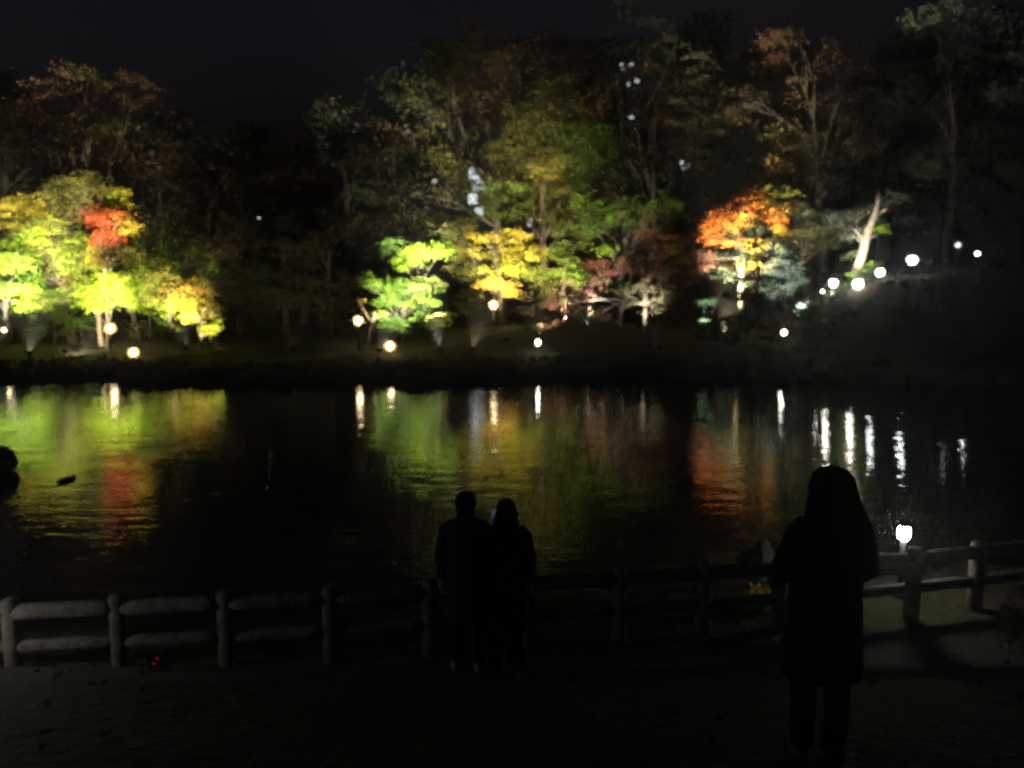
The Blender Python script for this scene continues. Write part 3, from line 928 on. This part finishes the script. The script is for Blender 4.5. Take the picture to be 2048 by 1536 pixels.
for i in range(46):
    x = -26 + 58 * (i + random.uniform(-.3, .3)) / 46
    s = random.uniform(.35, .75)
    y = float(far_shore(x)) - random.uniform(-.1, .25)
    rock(0, 0, 0, (s * 1.15, s, s * random.uniform(.55, .9)), 'dark boulder edging the far shore of the pond', 'boulders along the far shore', (x, y, 0.1))
for i in range(24):
    x = -7 + 15 * (i + random.uniform(-.3, .3)) / 24
    if 2.55 < x < 3.35: continue
    s = random.uniform(.2, .36)
    rock(0, 0, 0, (s * 1.2, s, s * .7), 'low edging stone along the water behind the fence', 'edging stones behind the fence', (x, float(fence_y(x)) + 1.5 + random.uniform(-.1, .2), 0.32))
g = at_z(-10, 945, 0.0)
rock(0, 0, 0, (.42, .36, .46), 'dark pointed rock islet standing in the pond below the maples', None, (g.x, g.y, 0.25))
g = at_z(130, 962, 0.0)
rock(0, 0, 0, (.34, .13, .03), 'flat dark stone barely breaking the pond surface', None, (g.x, g.y, 0.04))
g = at(1518, 1085, 10.3)
rock(0, 0, 0, (.28, .30, .36), 'upright boulder behind the fence with one side lit', None, (g.x, g.y, 0.95))


# ------------------------------------------------------------------ lamps
def garden_lamp(px, py, Y, dia, mat, label, group=None, shape='globe', height=None):
    p = at(px, py, Y)
    z0 = gz(p.x, Y)
    h = p.z - z0
    root = empty('garden_lamp', (p.x, Y, z0))
    tag(root, label, 'lamp', group)
    r = dia / 2 * (1.25 if shape == 'globe' else 1.0)
    MB().tube([(0, 0, -0.1), (0, 0, 0.06)], [0.09, 0.09], 12).build('base', M['metal'], root)
    MB().tube([(0, 0, 0.05), (0, 0, max(.1, h - r * 0.92))], [0.04, 0.035], 10).build('post', M['metal'], root, True)
    if shape == 'globe':
        gl = MB().ball((0, 0, h), (r, r, r * 1.02), 14, 10).build('globe', M['halo_amber' if mat is M['warm'] else 'frost'], root, True)
        MB().ball((0, 0, h), r * .62, 8, 6).build('bulb', mat, gl, True)
        MB().tube([(0, 0, h + r * .93), (0, 0, h + r * 1.1)], [r * .42, r * .15], 12).build('cap', M['metal'], root)
    else:
        MB().tube([(0, 0, h + r * q) for q in (-1.25, -1.1, -.8, -.4, .5, .9, 1.15, 1.28)], [r * q for q in (.5, .78, .95, 1, 1, .93, .75, .45)], 16).build('diffuser', mat, root, True)
        MB().tube([(0, 0, h + r * 1.2), (0, 0, h + r * 1.35), (0, 0, h + r * 1.5)], [r * .8, r * .75, r * .3], 16).build('cap', M['metal'], root)
    return root


garden_lamp(8, 660, 48, .26, M['warm'], 'small warm lamp under the vivid green maple')
garden_lamp(220, 657, 47, .52, M['warm'], 'round warm lamp under the brightest lime maple')
garden_lamp(267, 705, 43.5, .48, M['warm'], 'round warm lamp beside the low picket fence')
garden_lamp(10, 730, 41, .22, M['dimwhite'], 'slim dim white lamp close to the shoreline under the maples', shape='bollard')
garden_lamp(716, 641, 47.9, .5, M['warm'], 'glowing lamp at the foot of the forked sapling')
garden_lamp(780, 692, 43.5, .50, M['warm'], 'round warm lamp on open bank beyond the sapling')
garden_lamp(987, 610, 48.8, .50, M['warm'], 'round warm lamp right under the orange shrub')
garden_lamp(1076, 685, 42.5, .24, M['white'], 'small white lamp on the bank before the weeping maple')
garden_lamp(1568, 665, 44, .25, M['white'], 'small white shoreline lamp under the leaning pine')
garden_lamp(1667, 566, 48.5, .42, M['white'], 'lowest lamp of the row climbing the slope')
garden_lamp(1716, 568, 48.2, .5, M['white'], 'large lamp among the green bush on the slope')
garden_lamp(1760, 545, 49, .42, M['cool'], 'cool lamp just above the green bush on the slope')
garden_lamp(1825, 520, 50, .48, M['cool'], 'tall bright cool lamp standing free on the upper slope')
garden_lamp(1916, 490, 53, .34, M['dimwhite'], 'faint white lamp near the top of the slope row')
garden_lamp(1955, 507, 52, .22, M['cool'], 'smallest cool lamp at the top end of the slope row')
garden_lamp(1645, 583, 48, .14, M['white'], 'tiny white lamp at the foot of the slope row')
garden_lamp(518, 436, 63, .17, M['dimwhite'], 'lone tiny far white lamp within the dark wood')
garden_lamp(1808, 1066, 9.75, .145, M['near_white'], 'bright white bollard lamp behind the near wooden fence', shape='bollard')
garden_lamp(-330, 1225, 6.5, .18, M['path_white'], 'white bollard lamp on the near path by the fence end', shape='bollard')


def flood(px, py, Y, target, energy, col, ang, label, blend=0.7, z_up=0.35):
    """ground floodlight on a stake; target = (px, py, Y)"""
    p = at(px, py, Y)
    z0 = gz(p.x, Y)
    root = empty('floodlight', (p.x, Y, z0))
    tag(root, label, 'floodlight')
    pos = Vector((0, 0, z_up))
    t = at(*target) - Vector((p.x, Y, z0)) - pos
    q = t.to_track_quat('-Z', 'Y')
    rot = q.to_matrix()
    MB().tube([(0, 0, -.15), (0, 0, z_up - .05)], [.02, .02], 8).build('stake', M['metal'], root)
    MB().box(pos + rot @ Vector((0, 0, .08)), (.22, .16, .12), rot, 1.0).build('housing', M['metal'], root)
    br = MB()
    for sx in (-1, 1):
        br.box(pos + rot @ Vector((sx * .122, 0, .08)), (.012, .04, .16), rot)
    br.build('bracket', M['metal'], root)
    MB().box(pos + rot @ Vector((0, 0, .014)), (.19, .13, .006), rot).build('lens', M['frost'], root)
    ld = bpy.data.lights.new('spot', 'SPOT')
    ld.energy = 1.15 * energy * 4 * math.pi * t.length_squared
    ld.color = col
    ld.spot_size = R(ang * 1.2)
    ld.spot_blend = 1.0
    ld.shadow_soft_size = 0.08
    lo = bpy.data.objects.new('beam', ld)
    COL.objects.link(lo)
    lo.parent = root
    lo.location = pos + rot @ Vector((0, 0, -.01))
    lo.rotation_mode = 'QUATERNION'
    lo.rotation_quaternion = q
    return root


WARM = (1.0, 0.86, 0.55)
NEUT = (1.0, 0.95, 0.80)
COOL = (0.85, 0.97, 1.0)
flood(60, 720, 43.5, (100, 450, 53), 16, WARM, 42, 'floodlight on a stake aimed up at the yellow green maple')
flood(210, 720, 43.6, (228, 455, 51.2), 13, WARM, 20, 'floodlight on a stake aimed at the scarlet maple leaves')
flood(165, 720, 43.0, (222, 585, 48.8), 48, WARM, 32, 'floodlight on a stake aimed at the brightest lime maple')
flood(-15, 720, 44.0, (15, 555, 50), 42, NEUT, 42, 'floodlight on a stake aimed at the vivid green maple')
flood(372, 705, 45.6, (352, 585, 49.8), 32, WARM, 42, 'floodlight on a stake aimed at the low gold maple')
flood(440, 720, 44.0, (414, 645, 48), 18, WARM, 24, 'floodlight on a stake aimed at the forked pale tree')
flood(720, 720, 44.2, (738, 612, 48.3), 10, WARM, 20, 'floodlight on a stake aimed at the forked sapling')
flood(760, 720, 43.0, (800, 585, 49.6), 32, NEUT, 34, 'floodlight on a stake aimed at the low vivid green maple')
flood(880, 715, 43.5, (845, 508, 51.5), 52, NEUT, 26, 'floodlight on a stake aimed at the sloping lime maple')
flood(945, 715, 43.2, (1000, 512, 51.5), 25, WARM, 34, 'floodlight on a stake aimed at the wide yellow maple')
flood(1015, 715, 44.5, (1003, 572, 50.2), 12, WARM, 16, 'floodlight on a stake aimed at the orange shrub')
flood(1130, 640, 51.0, (1100, 320, 57), 6.5, WARM, 62, 'floodlight on a stake aimed up the tall olive tree')
flood(130, 705, 45.2, (200, 620, 50.5), 5.0, WARM, 80, 'added broad floodlight on a stake brightening the shrubs under the left maples')  # added wash, brightens shrubs the narrow beams miss
flood(880, 690, 45.5, (900, 590, 49.5), 1.2, WARM, 70, 'broad floodlight on a stake washing the shrubs of the mound')
flood(585, 690, 46.0, (585, 420, 66), 0.15, (1.0, 0.95, 0.6), 50, 'added weak floodlight on a stake lifting the dark gap in the wood')  # added fill, lifts the black of the gap
flood(1075, 700, 45.0, (1110, 480, 54), 4.5, WARM, 56, 'added broad fill floodlight on a stake for the middle trees of the mound')  # added fill for the dark gaps between the middle crowns
flood(1060, 600, 54.0, (1000, 130, 62), 0.1, WARM, 80, 'floodlight on a stake aimed up the tallest dim tree')
flood(1175, 660, 48.6, (1240, 455, 53), 8, NEUT, 36, 'floodlight on a stake aimed over the weeping dark maple')
flood(1318, 715, 43.6, (1290, 595, 47.6), 8, NEUT, 34, 'floodlight on a stake aimed at the cream maple')
flood(1160, 690, 47.6, (1220, 560, 50.5), 3, NEUT, 80, 'floodlight on a stake aimed at the weeping dark maple')
flood(1448, 640, 50.4, (1495, 410, 51.6), 46, WARM, 54, 'floodlight on a stake aimed at the flaming orange maple')
flood(1600, 690, 47.5, (1572, 550, 51), 11, COOL, 60, 'cold floodlight on a stake behind the leaning pine')
flood(1395, 690, 46.4, (1410, 615, 48.2), 10, COOL, 34, 'cold floodlight on a stake aimed at the mint green shrub')
flood(1660, 620, 48.0, (1650, 455, 53.5), 2.5, NEUT, 60, 'floodlight on the slope aimed at the thin olive crown')
flood(1690, 600, 47.6, (1736, 480, 51), 9, NEUT, 44, 'floodlight on the slope aimed at the cream trunk')
flood(1600, 560, 54, (1640, 190, 60), 0.1, WARM, 80, 'floodlight behind the orange maple aimed at the brown tree')
flood(1850, 580, 50, (1930, 60, 58), 0.1, COOL, 80, 'cold floodlight on the slope aimed at the grey tree')
flood(180, 600, 56, (180, 210, 62), 0.07, WARM, 80, 'floodlight behind the maples aimed up the brown tree')

# ------------------------------------------------------------------ near fence of round posts and rails
fence = empty('log_fence', (FENCE[0].x, FENCE[0].y, 0.7))
tag(fence, 'low weathered log fence with two rails along the near bank', 'fence')
fo = Vector(fence.location)
for i, p in enumerate(FENCE):
    zg = gz(p.x, p.y)
    MB().tube([(p.x, p.y, zg - .25), (p.x, p.y, zg + .3), (p.x, p.y, FENCE_TOP + .04), (p.x, p.y, FENCE_TOP + .075), (p.x, p.y, FENCE_TOP + .09)],
              [.096, .092, .09, .08, .05], 14, wob=.015).build('post', M['fence'], fence, True).location = -fo
for i in range(len(FENCE) - 1):
    a, c = FENCE[i], FENCE[i + 1]
    for z, r in ((FENCE_TOP - .05, .082), (FENCE_TOP - .42, .068)):
        pts = [Vector((a.x, a.y, 0)).lerp(Vector((c.x, c.y, 0)), t) + Vector((0, 0, z + random.uniform(-.006, .006))) for t in (0, .2, .4, .6, .8, 1)]
        MB().tube(pts, [r * random.uniform(.98, 1.02) for _ in pts], 12, wob=.015).build('rail', M['fence'], fence, True).location = -fo

# low picket fence on the far bank
pf_ = empty('picket_fence', (at(340, 700, 44.5).x, 44.5, gz(at(340, 700, 44.5).x, 44.5)))
tag(pf_, 'low dark picket fence on the far bank beside the round lamp', 'fence')
for k in range(14):
    x = -1.8 + k * .28
    MB().box((x, 0, .36), (.05, .04, .86), taper=.8).build('picket', M['fence'], pf_)
for z in (.3, .62):
    MB().tube([(-1.9, .04, z), (1.95, .04, z)], .025, 8).build('rail', M['fence'], pf_)

# small plant, box with red lights, scraps on the ground
def ground_hit(px, py, lo=2.0, hi=12):
    """where the sight line meets the near slope"""
    d = ray(px, py)
    for k in range(1000):
        y = lo + (hi - lo) * k / 1000
        p = Vector((0, 0, CAM_H)) + d * (y / d.y)
        if p.z <= gz(p.x, p.y): return p
    return p


g = ground_hit(1520, 1222)
g.z += .2
pl = empty('yellow_plant', (g.x, g.y, gz(g.x, g.y)))
tag(pl, 'small clump of bright yellow leaves lit behind the near fence', 'plant')
for k in range(5):
    MB().tube(limb_path((0, 0, -.03), (random.uniform(-.1, .1), random.uniform(-.1, .1), g.z - pl.location.z), 0, 5), [.008, .007, .006, .005, .003], 5).build('stem', M['bark'], pl)
leaf_cloud('foliage', [(0, 0, g.z - pl.location.z)], [(.2, .14, .12)], .4, .085, [320], [[(.66, .56, .05), (.6, .54, .07)]], .1, .6, (), .7, None, pl)

g = ground_hit(318, 1345)
bx = empty('control_box', g)
tag(bx, 'small dark box with two red lights by the path', 'box')
MB().box((0, 0, .1), (.16, .12, .24), taper=.94).build('case', M['metal'], bx)
for dx, dz in ((.02, .17), (-.012, .12)):
    MB().ball((dx, -.058, dz), .0045, 8, 6).build('red_light', M['red'], bx)

g = ground_hit(828, 1297)
sc = MB()
vs = [(math.cos(t) * (.075 + .018 * math.sin(3 * t)), math.sin(t) * .05, .012 * math.cos(2 * t) + .03) for t in np.linspace(0, 2 * math.pi, 14)[:-1]]
sc.add(vs + [(v[0] * .9, v[1] * .9, v[2] - .02) for v in vs], [tuple(range(13)), tuple(range(25, 12, -1))] + [(k, k + 13, (k + 1) % 13 + 13, (k + 1) % 13) for k in range(13)])
o = sc.build('pebble', M['pale_shoe'])
o.location = g
tag(o, 'pale flat stone on the dark slope left of the couple', 'stone')

tree('dark_shrub', 'dark shrub at the right end of the near fence', 0, 8.2, [], cat='shrub') if False else None
g = ground_hit(2075, 1300)
sh = empty('dark_shrub', g)
tag(sh, 'dark leafy shrub before the right end of the log fence', 'shrub')
for k in range(6):
    MB().tube(limb_path((0, 0, -.05), (random.uniform(-.35, .35), random.uniform(-.3, .3), random.uniform(.35, .7)), 0, 5), [.014, .012, .01, .007, .004], 5).build('stem', M['bark'], sh)
leaf_cloud('foliage', [(0, 0, .4), (.25, 0, .55), (-.2, .05, .3)], [(.4, .35, .35), (.3, .3, .3), (.3, .3, .25)], .4, .06, [900, 600, 500], [DARK] * 3, .16, .7, (), .5, None, sh)


# ------------------------------------------------------------------ people
def skin_mesh(name, joints, edges, parent, mat, sub=2, root=0):
    me = bpy.data.meshes.new(name)
    names = list(joints)
    me.from_pydata([joints[n][0] for n in names], [(names.index(a), names.index(b_)) for a, b_ in edges], [])
    o = link(name, me, mat, parent)
    sm = o.modifiers.new('skin', 'SKIN')
    sm.use_smooth_shade = True
    for n, sv in zip(names, me.skin_vertices[0].data):
        r = joints[n][1]
        sv.radius = (r, r) if not isinstance(r, tuple) else r
        sv.use_root = False
    me.skin_vertices[0].data[root].use_root = True
    ss = o.modifiers.new('sub', 'SUBSURF')
    ss.levels = sub
    ss.render_levels = sub
    return o


def person(label, loc, rz, H, long_hair, coat, arm_l, arm_r, shoes, head_turn=0.0, hem=.52, group=None, wide=1.0, bulk=False):
    """local +Y is where the person faces; arm = (elbow, wrist, finger direction)"""
    k = H / 1.72
    root = empty('person', loc, rz)
    root.scale = (k, k, k)
    tag(root, label, 'person', group)
    J, E = {}, []

    def j(n, p, r, to=None):
        J[n] = (p, r)
        if to: E.append((to, n))

    j('pelvis', (0, 0, .94), (.15, .11))
    j('waist', (0, .01, 1.08), (.135, .10), 'pelvis')
    j('chest', (0, .0, 1.27), (.155, .115), 'waist')
    j('upper', (0, -.01, 1.40), (.12, .09), 'chest')
    j('neck', (0, 0, 1.49), .055, 'upper')
    j('skull0', (0, .015, 1.56), (.068, .078), 'neck')
    j('skull1', (0, .01, 1.63), (.078, .092), 'skull0')
    j('skull2', (0, 0, 1.69), (.062, .075), 'skull1')
    ct, st = math.cos(head_turn), math.sin(head_turn)
    j('nose', (-.115 * st, .115 * ct, 1.585), .014, 'skull0')
    for s, nm, arm in ((-1, 'l', arm_l), (1, 'r', arm_r)):
        j('sh' + nm, (s * .17, -.005, 1.40), .058, 'upper')
        el, wr, fd = [Vector(q) for q in arm]
        j('el' + nm, tuple(el), .043, 'sh' + nm)
        j('wr' + nm, tuple(wr), .028, 'el' + nm)
        fd.normalize()
        side = fd.cross(Vector((s, 0.3, 0)))
        if side.length < .1: side = fd.cross(Vector((0, 1, 0)))
        side.normalize()
        pm = wr + fd * .05
        j('pm' + nm, tuple(pm), (.034, .02), 'wr' + nm)
        curl = fd.cross(side) * (1 if s < 0 else -1)
        for q, (w_, ln) in enumerate(((-.030, .072), (-.010, .085), (.010, .08), (.030, .062))):
            a = pm + fd * .045 + side * w_
            b1 = a + fd * ln * .5 + curl * .012
            c1 = a + fd * ln * .85 + curl * .04
            j(f'f{nm}{q}a', tuple(a), .010, 'pm' + nm)
            j(f'f{nm}{q}b', tuple(b1), .0088, f'f{nm}{q}a')
            j(f'f{nm}{q}c', tuple(c1), .0075, f'f{nm}{q}b')
        t1 = wr + fd * .03 - side * .034
        t2 = t1 + fd * .035 - side * .022 + curl * .012
        j('t' + nm + '1', tuple(t1), .012, 'pm' + nm)
        j('t' + nm + '2', tuple(t2), .010, 't' + nm + '1')
        j('hip' + nm, (s * .095, 0, .86), .09, 'pelvis')
        j('kn' + nm, (s * .10, .015, .49), .058, 'hip' + nm)
        j('cf' + nm, (s * .10, -.015, .32), .052, 'kn' + nm)
        j('an' + nm, (s * .10, -.01, .09), .036, 'cf' + nm)
        j('to' + nm, (s * .115, .13, .035), .032, 'an' + nm)
    skin_mesh('body', J, E, root, M['skin'])
    # ears
    hd = MB()
    for s in (-1, 1):
        hd.ball((s * .083, 0, 1.60), (.012, .022, .034), 8, 6)
    hd.build('ear', M['skin'], root, True)
    # coat: body shell, sleeves, collar
    co = MB()
    co.loft([(hem, 0, .0, .215 * wide, .165), (hem + .02, 0, 0, .217 * wide, .168), (.80, 0, 0, .20 * wide, .155), (1.0, 0, 0, .185 * wide, .143), (1.15, 0, 0, .19 * wide, .142), (1.30, 0, -.005, .215 * wide, .146),
             (1.38, 0, -.01, .222 * wide, .13), (1.43, 0, -.012, .185 * wide, .11), (1.465, 0, -.01, .115, .088), (1.50, 0, -.005, .082, .08), (1.545, 0, 0, .082, .084)], 22)
    cobj = co.build('coat', M[coat], root, True)
    for s, arm in ((-1, arm_l), (1, arm_r)):
        el, wr, fd = [Vector(q) for q in arm]
        shp = Vector((s * .165, -.008, 1.385))
        sl = MB().tube([shp + Vector((-s * .05, 0, .03)), shp + (el - shp) * .12, shp + (el - shp) * .5, el, el + (wr - el) * .2, el + (wr - el) * .6, wr + (wr - el) * .02],
                       [.075, .084, .073, .066, .064, .056, .052], 14, wob=.02)
        sl.build('sleeve', M[coat], cobj, True)
    tr = MB()
    for s in (-1, 1):
        MB().tube([(s * .095, 0, .88), (s * .1, .015, .5), (s * .1, -.01, .3), (s * .1, -.012, .1)], [.105, .078, .07, .066], 14).build('trouser_leg', M['trouser'], root, True)
        sm_ = MB().loft([(0.0, s * .112, .05, .05, .14), (.03, s * .112, .05, .053, .143), (.065, s * .11, .03, .048, .11), (.10, s * .105, -.015, .045, .058), (.12, s * .1, -.02, .045, .05)], 16)
        sm_.build('shoe', M[shoes], root, True)
    hr = MB()
    hr.ball((0, -.018, 1.635), (.098, .108, .105), 18, 12)
    if bulk:
        hr.loft([(1.30, .01, -.09, .17, .07), (1.36, .012, -.09, .20, .1), (1.42, .015, -.07, .195, .12), (1.50, .012, -.045, .165, .125), (1.57, .005, -.03, .142, .125), (1.64, 0, -.02, .13, .122), (1.70, -.004, -.02, .112, .108), (1.735, -.006, -.02, .08, .08), (1.75, -.006, -.02, .04, .04)], 20)
    elif long_hair:
        hr.loft([(1.25, 0, -.10, .085, .028), (1.30, 0, -.105, .115, .045), (1.42, 0, -.085, .125, .065), (1.52, 0, -.055, .118, .085), (1.60, 0, -.03, .108, .098), (1.66, 0, -.02, .09, .085)], 18)
    else:
        hr.loft([(1.53, 0, -.055, .06, .045), (1.57, 0, -.04, .084, .075), (1.62, 0, -.022, .095, .1)], 16)
    hr.build('hair', M['hair'], root, True)
    return root


down_r = ((.235, -.03, 1.13), (.245, .03, .90), (0, .05, -1))
down_l = ((-.235, -.03, 1.13), (-.245, .03, .90), (0, .05, -1))
hold_l = ((-.20, .10, 1.17), (-.10, .34, 1.33), (0.1, .2, 1))


def stand(px, Y):
    x = at(px, 1200, Y).x
    return (x, Y, gz(x, Y) + .012)


def top_h(px, py, Y):
    return at(px, py, Y).z - stand(px, Y)[2]


h1 = top_h(938, 985, 7.0)
person('tall short haired person in dark coat watching the pond beside the long haired person', stand(934, 7.0), R(-6), h1, False, 'coat', down_l, ((.22, .03, 1.14), (.20, .22, 1.02), (0, 1, -.2)), 'pale_shoe', R(-25))
h2 = top_h(1012, 1000, 7.05)
pB = person('long haired person in dark coat raising a phone beside the tall person', stand(1012, 7.05), R(6), h2, True, 'coat2', hold_l, down_r, 'shoe', R(40), hem=.45)
h3 = top_h(1645, 943, 4.1)
person('person alone in dark padded coat with thick bushy hair seen from behind before the fence', stand(1650, 4.1), R(3), h3, True, 'coat', ((-.25, .02, 1.13), (-.20, .22, 1.0), (0.4, 1, 0)), ((.25, .02, 1.13), (.20, .22, 1.0), (-.4, 1, 0)), 'shoe', 0, wide=1.12, bulk=True)

# phone held up in the hand
k2 = h2 / 1.72
mB = Matrix.Translation(pB.location) @ Matrix.Rotation(R(6), 4, 'Z') @ Matrix.Scale(k2, 4)
pp = mB @ Vector((-.075, .375, 1.45))
ph = empty('phone', pp, R(6))
tag(ph, 'slim phone with faint blue screen held up between the two heads', 'phone')
ph.rotation_euler = (R(-8), 0, R(6))
MB().box((0, 0, 0), (.075, .009, .15)).build('case', M['metal'], ph)
MB().box((0, -.0062, 0), (.068, .003, .138)).build('screen', M['screen'], ph)

# ------------------------------------------------------------------ haze volume added for a veil over the blacks and lamp halos
HAZE = 0.0032
if HAZE > 0:
    m, t, out = new_mat('haze')
    pv_ = t.nodes.new('ShaderNodeVolumePrincipled')
    pv_.inputs['Color'].default_value = (0.9, 0.92, 0.9, 1)
    pv_.inputs['Density'].default_value = HAZE
    pv_.inputs['Anisotropy'].default_value = 0.85
    t.links.new(pv_.outputs[0], out.inputs['Volume'])
    hz = MB().box((0, 65, 33), (300, 240, 70)).build('haze', m)
    tag(hz, 'thin haze added over the pond for veil and lamp halos', kind='stuff')
